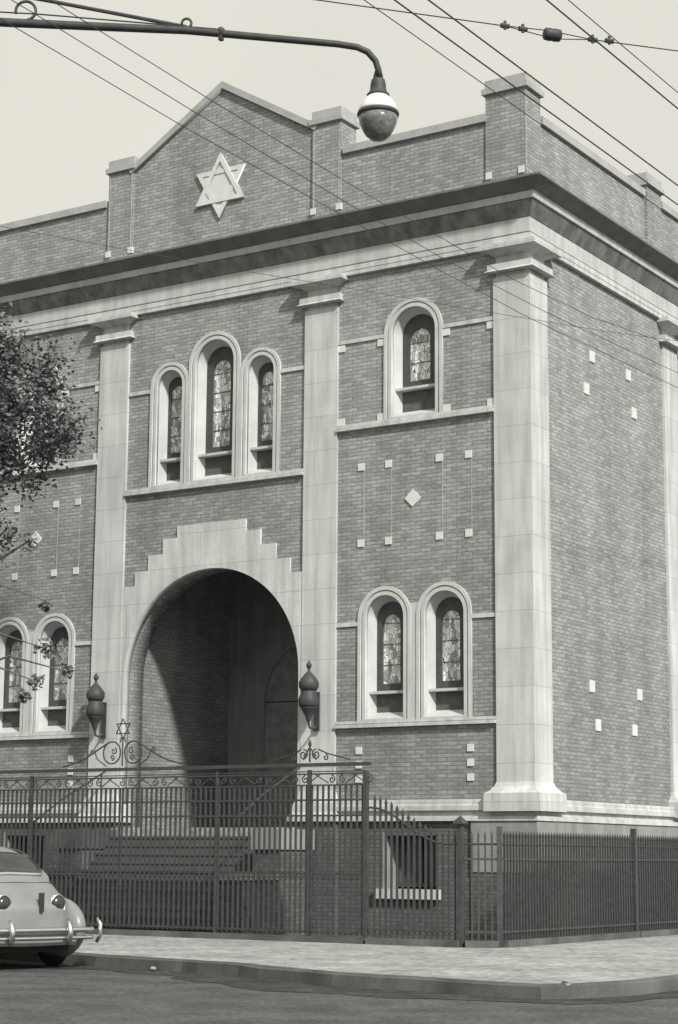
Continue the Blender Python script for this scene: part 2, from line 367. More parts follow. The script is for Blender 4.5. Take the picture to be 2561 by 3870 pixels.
# windows
GL = {'tall': (0.27, 9.78, 10.42), 'tri': (0.20, 9.05, 10.25), 'low': (0.21, 4.50, 5.60)}
def window(cx, r, zs, zb, sz, kind):
    ri = r - 0.15
    w = empty('window'); w.parent = SYN; w.location = (cx, 0, 0)
    lo = lambda rr: arch(0, rr, zs, zb, 28)
    rb = ri - 0.085
    plates('surround', [([lo(r), lo(r - 0.062)], 0.012, 0.3), ([lo(r - 0.0621), lo(r - 0.088)], 0.06, 0.3), ([lo(r - 0.0881), lo(ri)], 0.022, 0.10)], M_REVEAL, w)
    # splayed reveal
    bm = bmesh.new(); rg = []
    for rr, y in ((ri, 0.101), (rb, 0.27), (r - 0.09, 0.27), (r - 0.09, 0.101)):
        rg.append([bm.verts.new((x, y, z)) for x, z in lo(rr)])
    for i in range(4):
        A, C = rg[i], rg[(i + 1) % 4]
        for j in range(len(A)): bm.faces.new((A[j], A[(j + 1) % len(A)], C[(j + 1) % len(A)], C[j]))
    finish('reveal', bm, M_REVEAL, w)
    gw = {'tall': 0.205, 'tri': 0.20 if r > .5 else 0.15, 'low': 0.175}[kind]
    gb = sz + 0.14; gz = zs - 0.10
    plates('window_frame', [([arch(0, rb + .02, zs, sz, 24), arch(0, gw, gz, gb, 20)], 0.272, 0.34)], M_FRAME, w)
    plates('stained_glass', [([arch(0, gw + 0.01, gz, gb - .01, 20)], 0.300, 0.312)], M_GLASS, w)
    bars = []; z = gb + 0.32
    while z < gz + gw * 0.5:
        bars.append((-gw, gw, 0.288, 0.299, z - 0.005, z + 0.005)); z += 0.36
    for b_ in bars: boxes('saddle_bar', [b_], M_FRAME, w)
    boxes('sill', [(-ri + .03, ri - .03, 0.13, 0.33, sz - 0.04, sz + 0.005)], M_REVEAL, w)
    plates('apron', [([rect(-rb - .02, rb + .02, zb, sz - .041)], 0.271, 0.36)], M_APRON, w)
    bm = bmesh.new()
    zz = [(0.02, zb - 0.0), (0.02, zb + 0.03), (0.268, zb + 0.15), (0.268, zb)]
    hw2 = lambda y: ri - 0.003 - max(0, (y - .101) / .169) * .085
    A = [bm.verts.new((-hw2(y), y, z)) for y, z in zz]; C = [bm.verts.new((hw2(y), y, z)) for y, z in zz]
    for j in range(4): bm.faces.new((A[j], A[(j + 1) % 4], C[(j + 1) % 4], C[j]))
    bm.faces.new(A); bm.faces.new(C[::-1])
    finish('sloping_sill', bm, M_REVEAL, w)
    return w
for a in WIN: window(*a)
for s in (1, -1):
    f = lambda x: x if s > 0 else mir(x)
    pts = [(-2.335, 3.87), (-2.215, 3.87), (-2.215, 5.63), (-2.175, 5.84), (-2.375, 5.84), (-2.335, 5.63)]
    plates('window_mullion', [([[(f(x), z) for x, z in pts]], 0.030, 0.3)], M_REVEAL, SYN)

for a, b, c, d in BASEWIN:
    w = empty('basement_window'); w.parent = SYN; w.location = ((a + b) / 2, 0, 0); h = (b - a) / 2
    boxes('jamb', [(-h, -h + .06, -0.012, 0.36, c + .031, d)], M_STONE, w)
    boxes('lintel', [(-h + .091, h, 0.002, 0.36, d - .06, d)], M_BASE, w)
    plates('window_frame', [([rect(-h + .06, h - .06, c + .06, d - .03), rect(-h + .13, -0.02, c + .13, d - .1), rect(0.02, h - .13, c + .13, d - .1)], 0.36, 0.42)], M_FRAME, w)
    plates('window_pane', [([rect(-h + .06, h - .06, c + .06, d - .03)], 0.43, 0.44)], M_PANE, w)
    boxes('sill', [(-h - .12, h + .06, -0.10, 0.2, c - .13, c + .03)], M_WHITE, w)

# string courses
def string(x0, x1, z, big=False):
    if big:
        boxes('string_course', [(x0, x1, 0.0, 0.1, z + 0.008, z + 0.055), (x0, x1, -0.035, 0.1, z - 0.06, z - 0.004), (x0, x1, 0.02, 0.1, z - 0.004, z + 0.008)], M_WHITE, SYN)
    else:
        boxes('string_course', [(x0, x1, 0.02, 0.1, z - 0.035, z + 0.035)], M_WHITE, SYN)
def both(fn, x0, x1, *a):
    fn(x0, x1, *a); fn(mir(x1), mir(x0), *a)
both(string, -3.836, -2.883, 10.60); both(string, -1.697, -0.70, 10.60)
both(string, -3.836, -0.70, 9.03, True)
string(-8.614, XC - 1.5, 10.26); string(XC + 1.5, -4.546, 10.26)
string(-8.614, -4.546, 8.34, True)
both(string, -3.836, -3.393, 5.54); both(string, -1.157, -0.70, 5.54)
both(string, -3.836, -0.70, 3.815, True)
# small square ears at the window jambs and pilasters
def ear(x, z, wd=0.07, h=0.12): boxes('tile_inset', [(x - wd, x + wd, 0.028, 0.1, z - h / 2, z + h / 2)], M_TILE, SYN)
for x in (-3.77, -2.95, -1.63, -0.77):
    for xx in (x, mir(x)):
        ear(xx, 10.49); ear(xx, 9.15)

# decorative panels of white squares joined by pale lines, with a diamond between
for s in (0, 1):
    f = (lambda x: x) if s == 0 else mir
    for x in (-3.35, -2.79, -1.78, -1.21):
        for z in (8.30, 6.95):
            boxes('tile_inset', [(f(x) - .065, f(x) + .065, 0.03, 0.1, z - .065, z + .065)], M_TILE, SYN)
        boxes('pointing_line', [(f(x) + .045, f(x) + .062, 0.044, 0.1, 7.02, 8.23)], M_LINE, SYN)
    c, z, r = f(-2.30), 7.65, 0.155
    plates('diamond_inset', [([[(c - r, z), (c, z - r), (c + r, z), (c, z + r)]], 0.025, 0.1)], M_TILE, SYN)
    for x in (-1.20, -3.37):
        for z in (3.37, 3.13, 2.89):
            boxes('tile_inset', [(f(x) - .06, f(x) + .06, 0.03, 0.1, z - .06, z + .06)], M_TILE, SYN)
# side wall tiles
for y, z in ((2.48, 10.39), (2.23, 9.75), (4.03, 10.39), (4.25, 9.71), (2.26, 4.50), (4.24, 4.50), (2.48, 3.85), (4.0, 3.85)):
    boxes('tile_inset', [(-0.1, -0.03, y - .10, y + .10, z - .10, z + .10)], M_TILE, SYN)
for y in (8.3, 11.3):
    for z in (10.39, 9.73, 4.5, 3.85):
        boxes('tile_inset', [(-0.1, -0.03, y - .10, y + .10, z - .10, z + .10)], M_TILE, SYN)

# entrance surround: stepped white stone round the arch
dx = 0.05
st = [(-8.614, 0.3), (-8.614, 6.54), (-8.36 + dx - .03, 6.54), (-8.36 + dx - .03, 6.81), (-8.03, 6.81), (-8.03, 7.10), (-7.69, 7.10), (-7.69, 7.38), (-7.36, 7.38), (-7.36, 7.60)]
outl = st + [(mir(x), z) for x, z in reversed(st)]
# leave the jamb strip between arch and pilasters
n = 48
inner = [(XC + PR * math.cos(PI * i / n), PS + PR * math.sin(PI * i / n)) for i in range(n + 1)]
outline = [(-8.614, 0.3)] + st[1:] + [(mir(x), z) for x, z in reversed(st[1:])] + [(mir(-8.614), 0.3), (XC + PR, 0.3)] + inner + [(XC - PR, 0.3)]
plates('entrance_surround', [([outline], 0.015, 0.20)], M_WHITE, SYN)

# star on the gable: white plate with the two interlaced triangles standing proud
cx, cz, R = XC + 0.01, 14.09, 0.655
def pt(a, r): return (cx + r * math.sin(math.radians(a)), cz + r * math.cos(math.radians(a)))
hexr = R / math.sqrt(3)
star = []
for k in range(6): star += [pt(60 * k, R), pt(60 * k + 30, hexr)]
so = plates('star_ornament', [([star], 0.085, 0.16)], M_TILE, SYN)
for k in (0, 180):
    t = [pt(k + 120 * j, R - 0.004) for j in range(3)]; ti = [pt(k + 120 * j, R - 0.17) for j in range(3)]
    plates('star_band', [([t, ti], 0.070 if k else 0.058, 0.09)], M_TILE, so)

# parapet, gable, piers, copings
plates('parapet', [([[(XL + .12, 12.8), (-0.14, 12.8), (-0.14, 14.17), (-4.0, 14.17), (-4.47, 14.17), (-4.47, 14.76), (-6.56, 16.03), (-8.68, 14.76), (-8.68, 14.17), (XL + .12, 14.17)]], 0.12, 0.46)], M_BRICK, SYN)
boxes('parapet', [(-0.46, -0.12, 0.46, YD - .12, 12.8, 14.17)], M_BRICK, SYN)
boxes('parapet', [(XL + 0.12, XL + 0.46, 0.46, YD - .12, 12.8, 14.17)], M_BRICK, SYN)
boxes('coping', [(-3.80, -0.86, 0.06, 0.52, 14.17, 14.31)], M_COPING, SYN)
boxes('coping', [(XL + .06, -9.36, 0.06, 0.52, 14.17, 14.31)], M_COPING, SYN)
boxes('coping', [(-0.52, -0.06, 0.70, 5.06, 14.17, 14.31), (-0.52, -0.06, 5.86, YD - .12, 14.17, 14.31)], M_COPING, SYN)
boxes('coping', [(XL + .06, XL + .52, 0.523, YD - .12, 14.17, 14.31)], M_COPING, SYN)
for a, b in (((-8.74, 14.74), (-6.56, 16.04)), ((-4.41, 14.74), (-6.56, 16.04))):
    d = Vector((b[0] - a[0], b[1] - a[1])).normalized(); nn = Vector((-d.y, d.x));
    if nn.y < 0: nn = -nn
    e = Vector(b); s0 = Vector(a)
    top = Vector((-6.56, 16.04 + 0.12 / abs(nn.y)))
    plates('gable_coping', [([[tuple(s0), tuple(e), tuple(top), tuple(s0 + nn * 0.12)]], 0.05, 0.53)], M_COPING, SYN)
def pier(x0, x1, y0, y1, zt, two=False, outer=True):
    p = boxes('pier', [(x0, x1, y0, y1, 12.8, zt)], M_BRICK, SYN)
    o = 0.055
    lst = [(x0 - o, x1 + o, y0 - o, y1 + o, zt, zt + 0.10)]
    if two: lst += [(x0 - .01, x1 + .01, y0 - .01, y1 + .01, zt + 0.10, zt + 0.26)]
    boxes('pier_cap', lst, M_COPING, p)
    return p
for x0, x1 in ((-9.30, -8.68), (-4.47, -3.85)):
    p = pier(x0, x1, 0.075, 0.60, 14.84, True)
    for x in (x0 + .035, x1 - .035):
        boxes('pier_line', [(x - .012, x + .012, 0.066, 0.2, 13.24, 14.75)], M_LINE, p)
        boxes('tile_inset', [(x - .055, x + .055, 0.055, 0.2, 13.12, 13.24)], M_TILE, p)
for x0, x1, y0, y1 in ((-0.86, -0.08, 0.08, 0.64),):
    p = pier(x0, x1, y0, y1, 14.64, True)
    for x in (x0 + .06, x1 - .09):
        boxes('tile_inset', [(x - .055, x + .055, y0 - .02, 0.2, 13.10, 13.22)], M_TILE, p)
    boxes('pier_line', [(x1 - .01, x1 + .004, y0 - .004, y0 + .014, 13.2, 14.5)], M_LINE, p)
pier(-0.60, -0.06, 5.12, 5.80, 14.42, True)
pier(-0.60, -0.06, YD - .7, YD - .04, 14.42, True)

# entrance porch: brick walls, ceiling, oak doors
FL = 2.08
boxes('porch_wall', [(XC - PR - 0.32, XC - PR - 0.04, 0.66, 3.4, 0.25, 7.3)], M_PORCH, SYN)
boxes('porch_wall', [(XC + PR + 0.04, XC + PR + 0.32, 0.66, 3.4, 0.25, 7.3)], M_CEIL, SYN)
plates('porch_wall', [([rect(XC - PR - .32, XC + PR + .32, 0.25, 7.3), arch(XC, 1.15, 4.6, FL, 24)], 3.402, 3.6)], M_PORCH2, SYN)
boxes('porch_ceiling', [(XC - PR - .3, XC + PR + .3, 0.663, 3.6, 7.3, 7.45)], M_CEIL, SYN)
boxes('porch_floor', [(XC - PR - .04, XC + PR + .04, -0.18, 3.6, 0.25, FL)], M_WALK, SYN)
for s in (-1, 1):
    d = boxes('door', [(min(0, s * 1.14) + XC + (.01 if s > 0 else 0), max(0, s * 1.14) + XC - (.01 if s < 0 else 0), 3.45, 3.52, FL + .003, 4.58)], M_DOOR, SYN)
    pn = []
    for zc in (FL + .55, FL + 1.25, FL + 2.0):
        pn.append((XC + s * .57 - .38, XC + s * .57 + .38, 3.43, 3.46, zc - .24, zc + .24))
    boxes('door_panel', pn, M_DOOR, d)
    bm = bmesh.new(); tube(bm, [(XC + s * .1, 3.40, FL + 1.0), (XC + s * .1, 3.40, FL + 1.22)], 0.015); finish('handle', bm, M_CHROME, d)
plates('fanlight', [([arch(XC, 1.15, 4.6, 4.6, 24)], 3.47, 3.50)], M_DOOR, SYN)
# staircase with cheek walls
steps = []
ns = 11
for i in range(ns):
    z = 0.29 + (FL - 0.29) * (i + 1) / (ns + 1); y = -2.12 + i * 0.178
    steps.append((XC - 1.9, XC + 1.9, y, -0.181, z - 0.149, z) if i else (XC - 1.9, XC + 1.9, y, -0.181, 0.27, z))
bm = bmesh.new()
for i, s_ in enumerate(steps):
    B(bm, s_[0], s_[1], s_[2], -0.181, (steps[i - 1][5] if i else 0.27), s_[5])
    B(bm, s_[0], s_[1], s_[2] - .02, s_[2], s_[5] - .04, s_[5] - .002)
finish('staircase', bm, M_STEP, SYN)
for s in (-1, 1):
    def xx(a, b): return (XC + a, XC + b) if s > 0 else (XC - b, XC - a)
    a, b = xx(1.905, 2.42)
    ck = boxes('stair_cheek', [(a, b, -1.15, -0.165, 0.27, 1.70), (a, b, -2.2, -1.152, 0.27, 1.2)], M_BASE, SYN)
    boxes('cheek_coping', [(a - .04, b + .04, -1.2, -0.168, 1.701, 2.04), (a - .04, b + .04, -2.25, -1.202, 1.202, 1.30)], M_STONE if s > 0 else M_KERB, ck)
    bm = bmesh.new()
    xr = (a + b) / 2
    tube(bm, [(xr, -2.1, 2.15), (xr, -1.3, 2.6), (xr, -0.2, 3.1)], 0.02)
    for y, zb_, zt_ in ((-2.1, 1.3, 2.15), (-1.1, 2.1, 2.7), (-0.3, 2.1, 3.05)): tube(bm, [(xr, y, zb_), (xr, y, zt_)], 0.015)
    finish('handrail', bm, M_IRON, SYN)

# ------------------------------------------------------------------ lanterns on the inner pilasters
def make_lantern():
    r = empty('wall_lantern', (0, 0, 3.72), 0, 'x', 'lantern')
    bm = bmesh.new(); lathe(bm, [(0.02, 0.0), (0.045, 0.04), (0.06, 0.1), (0.15, 0.24), (0.17, 0.26)], 12); finish('lantern_base', bm, M_IRON, r)
    bm = bmesh.new(); lathe(bm, [(0.17, 0.262), (0.195, 0.33), (0.195, 0.42), (0.15, 0.52), (0.145, 0.56)], 12); finish('lantern_body', bm, M_IRON, r)
    bm = bmesh.new(); lathe(bm, [(0.145, 0.562), (0.19, 0.63), (0.195, 0.72), (0.14, 0.80), (0.07, 0.88), (0.03, 0.92), (0.03, 0.96)], 12); finish('lantern_crown', bm, M_IRON, r)
    bm = bmesh.new(); lathe(bm, [(0.02, 0.962), (0.05, 1.0), (0.055, 1.04), (0.03, 1.08), (0.002, 1.12)], 10); finish('finial', bm, M_IRON, r)
    bm = bmesh.new()
    tube(bm, [(0, 0.30, -0.05), (0, 0.16, -0.12), (0, 0.04, -0.10), (0, 0, 0.01)], 0.022)
    tube(bm, [(0, 0.30, 0.50), (0, 0.14, 0.50)], 0.02)
    B(bm, -0.06, 0.06, 0.27, 0.297, -0.15, 0.56)
    finish('bracket', bm, M_IRON, r)
    for c_ in r.children:
        if 'bracket' not in c_.name:
            for p_ in c_.data.polygons: p_.use_smooth = True
    return r
la = make_lantern(); la.location = (-4.18, -0.30, 3.72)
la['label'] = 'dark iron lantern on the white pilaster to the right of the entrance arch'; la['group'] = 'lanterns beside the entrance'
la.scale = (.9, .9, .95)
lb = copy_tree(la); lb.location = (mir(-4.18) + .04, -0.30, 3.72)
lb['label'] = 'dark iron lantern on the white pilaster to the left of the entrance arch'

# ------------------------------------------------------------------ ironwork along the pavement
FY = -2.45; GZ = 0.15
def bar(bm, x, y, z0, z1, r=0.014, spear=True):
    B(bm, x - r, x + r, y - r, y + r, z0, z1)
    if spear:
        a = [bm.verts.new((x + sx * r * 1.5, y + sy * r * 1.5, z1)) for sx, sy in ((-1, -1), (1, -1), (1, 1), (-1, 1))]
        t = bm.verts.new((x, y, z1 + 0.09))
        bm.faces.new(a[::-1])
        for i in range(4): bm.faces.new((a[i], a[(i + 1) % 4], t))
def rail(bm, x0, x1, y, z, r=0.014): B(bm, x0, x1, y - r - .004, y + r + .004, z - r, z + r)
def spiral(bm, cx, cz, r0, turns, a0, y=0.0, th=0.011, sgn=1, n=26):
    pts = []
    for i in range(n + 1):
        t = i / n; a = a0 + sgn * turns * 2 * PI * t; r = r0 * (1 - 0.82 * t)
        pts.append((cx + r * math.cos(a), y, cz + r * math.sin(a)))
    tube(bm, pts, th, 5)

# tall gate screen before the entrance, local origin at its foot centre
GX = -6.50
G = empty('gate_screen', (GX, FY, GZ), 0, 'tall black iron gate screen with heavy beam, scrollwork and star crest before the entrance', 'gate')
hw = 4.84
for sx in (-1, 1):
    bm = bmesh.new(); B(bm, sx * hw - .035, sx * hw + .035, -.035, .035, 0.0, 2.60); finish('end_post', bm, M_IRON, G)
    bm = bmesh.new(); B(bm, sx * 3.79 - .028, sx * 3.79 + .028, -.028, .028, 0.0, 2.64); finish('gate_post', bm, M_IRON, G)
    bm = bmesh.new(); B(bm, sx * 2.0 - .022, sx * 2.0 + .022, -.03, .03, 0.0, 2.64); finish('gate_post', bm, M_IRON, G)
bm = bmesh.new(); B(bm, -hw - .08, hw + .08, -.03, .03, 2.69, 2.745); B(bm, -hw, hw, -.02, .02, 2.605, 2.62); finish('beam', bm, M_IRON, G)
bm = bmesh.new()
for z in (2.575, 2.40): B(bm, -hw, hw, -.016, .016, z - .012, z + .012)
x = -hw + 0.15; k = 0
while x < hw - 0.3:
    spiral(bm, x, 2.49, 0.065, 1.3, PI / 2, sgn=1); spiral(bm, x + 0.5, 2.49, 0.065, 1.3, PI / 2, sgn=-1)
    tube(bm, [(x + .06, 0, 2.43), (x + .25, 0, 2.55), (x + .27, 0, 2.56)], 0.010, 5)
    tube(bm, [(x + .20, 0, 2.56), (x + .44, 0, 2.43)], 0.010, 5)
    x += 0.70
finish('scroll_frieze', bm, M_IRON, G)
for x0, x1, nm in ((-hw + .06, -3.84, 'side_panel'), (-3.74, -2.04, 'gate_leaf'), (-1.97, -0.03, 'gate_leaf'), (0.03, 1.97, 'gate_leaf'), (2.04, 3.74, 'gate_leaf'), (3.84, hw - .06, 'side_panel')):
    bm = bmesh.new(); nb = max(2, round((x1 - x0) / 0.100))
    for i in range(nb + 1): bar(bm, x0 + (x1 - x0) * i / nb, 0, 0.12, 2.39, 0.014, False)
    for z in (2.17, 1.93, 0.98, 0.16): rail(bm, x0, x1, 0, z, 0.014)
    for z in (1.04,):
        for i in range(nb): B(bm, x0 + (x1 - x0) * (i + .5) / nb - .02, x0 + (x1 - x0) * (i + .5) / nb + .02, -.008, .008, z - .02, z + .02)
    finish(nm, bm, M_IRON, G)
# crest on the axis: paired scrolls below a six-pointed star
bm = bmesh.new()
for s in (-1, 1):
    pts = [(s * 1.30, 0, 2.78), (s * 0.95, 0, 2.86), (s * 0.72, 0, 2.96), (s * 0.45, 0, 3.10), (s * 0.30, 0, 3.17)]
    tube(bm, pts, 0.014, 6)
    cx0, cz0, r0 = s * 0.23, 3.0, 0.185
    c = [(cx0 + r0 * math.cos(a), 0, cz0 + r0 * math.sin(a)) for a in [2 * PI * i / 28 for i in range(28)]]
    tube(bm, c, 0.013, 6, cyclic=True)
    spiral(bm, cx0 - s * .04, cz0 + .03, 0.065, 1.2, PI / 3, sgn=s); spiral(bm, cx0 - s * .01, cz0 - .08, 0.05, 1.2, -PI / 2, sgn=-s)
    tube(bm, [(s * 0.62, 0, 3.05), (s * 0.55, 0, 2.90), (s * 0.35, 0, 2.78)], 0.011, 5)
    spiral(bm, s * 0.66, 3.03, 0.05, 1.0, 0, sgn=s)
    tube(bm, [(s * 0.06, 0, 3.17), (s * 0.02, 0, 3.27)], 0.012, 5)
    for z_ in (0,):
        pass
tube(bm, [(0, 0, 2.77), (0, 0, 3.24)], 0.014, 6)
finish('crest_scrollwork', bm, M_IRON, G)
bm = bmesh.new()
for k in (0, 180):
    t = []
    for j in range(3):
        a = math.radians(k + 120 * j); t.append((0.165 * math.sin(a), 0.0 + (0.006 if k else -0.006), 3.40 + 0.165 * math.cos(a)))
    for j in range(3): tube(bm, [t[j], t[(j + 1) % 3]], 0.011, 5)
finish('star', bm, M_IRON, G)
for s in (-1, 1):
    bm = bmesh.new(); c0 = s * 3.79
    tube(bm, [(c0, 0, 2.76), (c0, 0, 3.08)], 0.016, 6)
    lathe(bm, [(0.01, 3.0), (0.03, 3.03), (0.03, 3.06), (0.002, 3.12)], 8, c0, 0)
    for q in (-1, 1):
        spiral(bm, c0 + q * .12, 2.88, 0.085, 1.5, PI / 2, sgn=q, th=0.012)
        spiral(bm, c0 + q * .30, 2.83, 0.05, 1.2, PI / 2, sgn=-q, th=0.011)
        tube(bm, [(c0 + q * .16, 0, 2.96), (c0 + q * .34, 0, 2.89), (c0 + q * .75, 0, 2.79)], 0.012, 5)
        tube(bm, [(c0 + q * .02, 0, 2.98), (c0 + q * .12, 0, 2.80)], 0.012, 5)
    finish('post_crest', bm, M_IRON, G)
boxes('threshold_kerb', [(-hw, hw, -.10, .10, 0.0, 0.09)], M_KERB, G)

# low railing: sweeps down from the gate screen to the capped corner post
def fence_run(name, p0, p1, topfn, label, posts=(), rails=(0.22,), kerb=True):
    p0 = Vector(p0); p1 = Vector(p1); d = p1 - p0; L = d.length; ang = math.atan2(d.y, d.x)
    o = empty(name, (p0.x, p0.y, GZ), ang, label, 'fence')
    bm = bmesh.new(); nb = round(L / 0.098)
    for i in range(1, nb):
        x = L * i / nb; bar(bm, x, 0, 0.10, topfn(x), 0.0145)
    if nb <= 100: finish('railing_bars', bm, M_IRON, o)
    else: finish('railing_bars', bm, M_IRON, o)
    bm = bmesh.new()
    for z in rails:
        b2 = bmesh.new(); rail(b2, 0, L, 0, z, 0.016); finish('rail', b2, M_IRON, o)
    n_ = 12
    pts = [(L * i / n_, 0, topfn(L * i / n_) - 0.12) for i in range(n_ + 1)]
    tube(bm, pts, 0.016, 4)
    finish('rail', bm, M_IRON, o)
    if kerb: boxes('kerb_wall', [(0, L, -.11, .11, 0.0, 0.10)], M_KERB, o)
    for x, h, cap in posts:
        bm = bmesh.new(); B(bm, x - .042, x + .042, -.042, .042, 0.0, h)
        pp = finish('fence_post', bm, M_IRON, o)
        if cap:
            bm = bmesh.new()
            a = [bm.verts.new((x + q * .085, w * .085, h)) for q, w in ((-1, -1), (1, -1), (1, 1), (-1, 1))]; b = [bm.verts.new((x + q * .085, w * .085, h + .03)) for q, w in ((-1, -1), (1, -1), (1, 1), (-1, 1))]
            t = bm.verts.new((x, 0, h + .13)); bm.faces.new(a[::-1])
            for i in range(4): bm.faces.new((a[i], a[(i + 1) % 4], b[(i + 1) % 4], b[i])); bm.faces.new((b[i], b[(i + 1) % 4], t))
            finish('post_cap', bm, M_IRON, pp)
    return o
xs = GX + hw + 0.06
Lf = 0.0 - xs
fence_run('iron_fence', (xs, FY), (0.0, FY), lambda x: (1.62 + 0.55 * (0.5 + 0.5 * math.cos(PI * min(1, x / (Lf * 0.85)))) if x < Lf * .85 else 1.62), 'black iron railing sweeping down from the gate screen to the capped corner post', posts=((Lf, 1.79, True),), rails=(0.22,))
fence_run('iron_fence', (0.06, FY + .03), (0.5, -2.19), lambda x: 1.62, 'short black iron railing across the cut corner beside the capped post', posts=((0.51, 1.76, False),), rails=(0.22, 1.28))
fence_run('iron_fence', (0.5, -2.10), (0.5, 2.60), lambda x: 1.62, 'black iron railing along the side wall between the cut corner and the next post', posts=((4.75, 1.80, False),), rails=(0.22, 1.28))
fence_run('iron_fence', (0.5, 2.66), (0.5, 9.0), lambda x: 1.62, 'black iron railing along the side wall at the right edge of the picture', posts=((6.4, 1.80, False),), rails=(0.22, 1.28))

# ------------------------------------------------------------------ ground, road, pavement
def sheet(name, pts, z, mat, kind='structure'):
    from mathutils.geometry import tessellate_polygon
    bm = bmesh.new(); top = [bm.verts.new((x, y, z)) for x, y in pts]
    for t in tessellate_polygon([[Vector((x, y, 0)) for x, y in pts]]):
        try: bm.faces.new([top[i] for i in t])
        except ValueError: pass
    for f in bm.faces:
        f.normal_update()
        if f.normal.z < 0: f.normal_flip()
    o = finish(name, bm, mat, recalc=False); tag(o, kind=kind); return o
sheet('ground', [(-600, -600), (600, -600), (600, 600), (-600, 600)], -0.02, M_YARD)
bm = bmesh.new()
for x0, x1, y0, y1 in ((-300, 300, -60, -5), (4, 16, -5, 300)):
    bm.faces.new([bm.verts.new(v) for v in ((x0, y0, 0), (x1, y0, 0), (x1, y1, 0), (x0, y1, 0))])
tag(finish('road', bm, M_ROAD, recalc=False), kind='structure')
rnd = random.Random(3)
edge = [(-80, -6.2), (-30, -6.3), (-12, -6.4), (-6.3, -6.7), (-4, -7.3), (-3, -7.5), (-2.2, -7.66), (-1.0, -7.85), (0.1, -8.1), (1.0, -8.5), (1.95, -8.82), (2.8, -8.98), (3.6, -9.07), (4.3, -9.2), (4.75, -9.2), (5.05, -8.9), (5.22, -8.3), (5.3, -7.4), (5.33, -6.5), (5.35, 0), (5.38, 80)]
fine = []
for (a, b) in zip(edge, edge[1:]):
    L = math.hypot(b[0] - a[0], b[1] - a[1]); m = max(1, int(L / 0.35)) if L < 12 else 1
    for i in range(m):
        t = i / m; fine.append((a[0] + (b[0] - a[0]) * t + rnd.uniform(-.02, .02), a[1] + (b[1] - a[1]) * t + rnd.uniform(-.035, .035)))
fine.append(edge[-1])
walk = fine + [(-0.4, 80), (-0.4, -0.2), (-13, -0.2), (-80, -0.2)]
# pavement with worn, slightly ragged kerb line
sheet('pavement', walk, 0.15, M_WALK)
bm = bmesh.new(); prev = None
for i, p in enumerate(fine):
    a = fine[max(0, i - 1)]; b = fine[min(len(fine) - 1, i + 1)]
    d = Vector((b[0] - a[0], b[1] - a[1])).normalized(); nx, ny = d.y, -d.x
    hgt = 0.146 + rnd.uniform(-.012, .0); o_ = rnd.uniform(.03, .05)
    row = [bm.verts.new(v) for v in ((p[0] - nx * .12, p[1] - ny * .12, .1535), (p[0] - nx * .02, p[1] - ny * .02, .156), (p[0] + nx * o_, p[1] + ny * o_, hgt - .01), (p[0] + nx * (o_ + .02), p[1] + ny * (o_ + .02), -.01))]
    if prev:
        for j in range(3): bm.faces.new((prev[j], prev[j + 1], row[j + 1], row[j]))
    prev = row
tag(finish('kerb', bm, M_KERB), kind='structure')
# dirty gutter strip where silt has gathered
gut = mat_basic('gutter_silt', 0.042, 0.85, 0.5, 2.2, fine=0.4, fscale=12)
out2 = []
for i, (x, y) in enumerate(fine):
    j = min(i, len(fine) - 2); d = Vector((fine[j + 1][0] - fine[j][0], fine[j + 1][1] - fine[j][1])).normalized()
    wdt = 0.85 + 0.25 * math.sin(i * 0.37) + 0.12 * math.sin(i * 1.7)
    out2.append((x + d.y * wdt, y - d.x * wdt))
bm = bmesh.new()
for i in range(len(fine) - 1):
    bm.faces.new([bm.verts.new((p[0], p[1], 0.005)) for p in (fine[i], fine[i + 1], out2[i + 1], out2[i])])
tag(finish('gutter', bm, gut), kind='structure')
# yard behind the railings
sheet('yard', [(-40, FY + .05), (0.0, FY + .05), (0.46, -2.15), (0.46, 60), (0.05, 60), (0.05, 0.0), (-13.2, 0.0), (-13.2, 14), (-40, 14)], 0.154, M_YARD)
# small stones and rubble by the kerb
def rock(x, y, z, s, lab):
    bm = bmesh.new(); bmesh.ops.create_icosphere(bm, subdivisions=2, radius=s)
    for v in bm.verts: v.co *= rnd.uniform(.75, 1.2); v.co.z *= .6
    o = finish('stone', bm, M_RUBBLE); o.location = (x, y, z + s * .35); tag(o, lab, 'stone', 'loose stones by the kerb')
rock(4.93, -8.95, 0.14, 0.06, 'pale loose stone on the rounded kerb at the street corner, the largest one')
rock(-1.40, -7.95, 0.02, 0.045, 'pale loose stone in the gutter nearest the parked car')
# ------------------------------------------------------------------ car
CARPOS = (-2.70, -8.80, 0.0); CARYAW = math.radians(72)
CAR = empty('parked_car', CARPOS, CARYAW, 'pale rounded 1940s saloon with double chrome bumper cut by the left edge', 'car')
CAR.scale = (1, 1, 1.10)
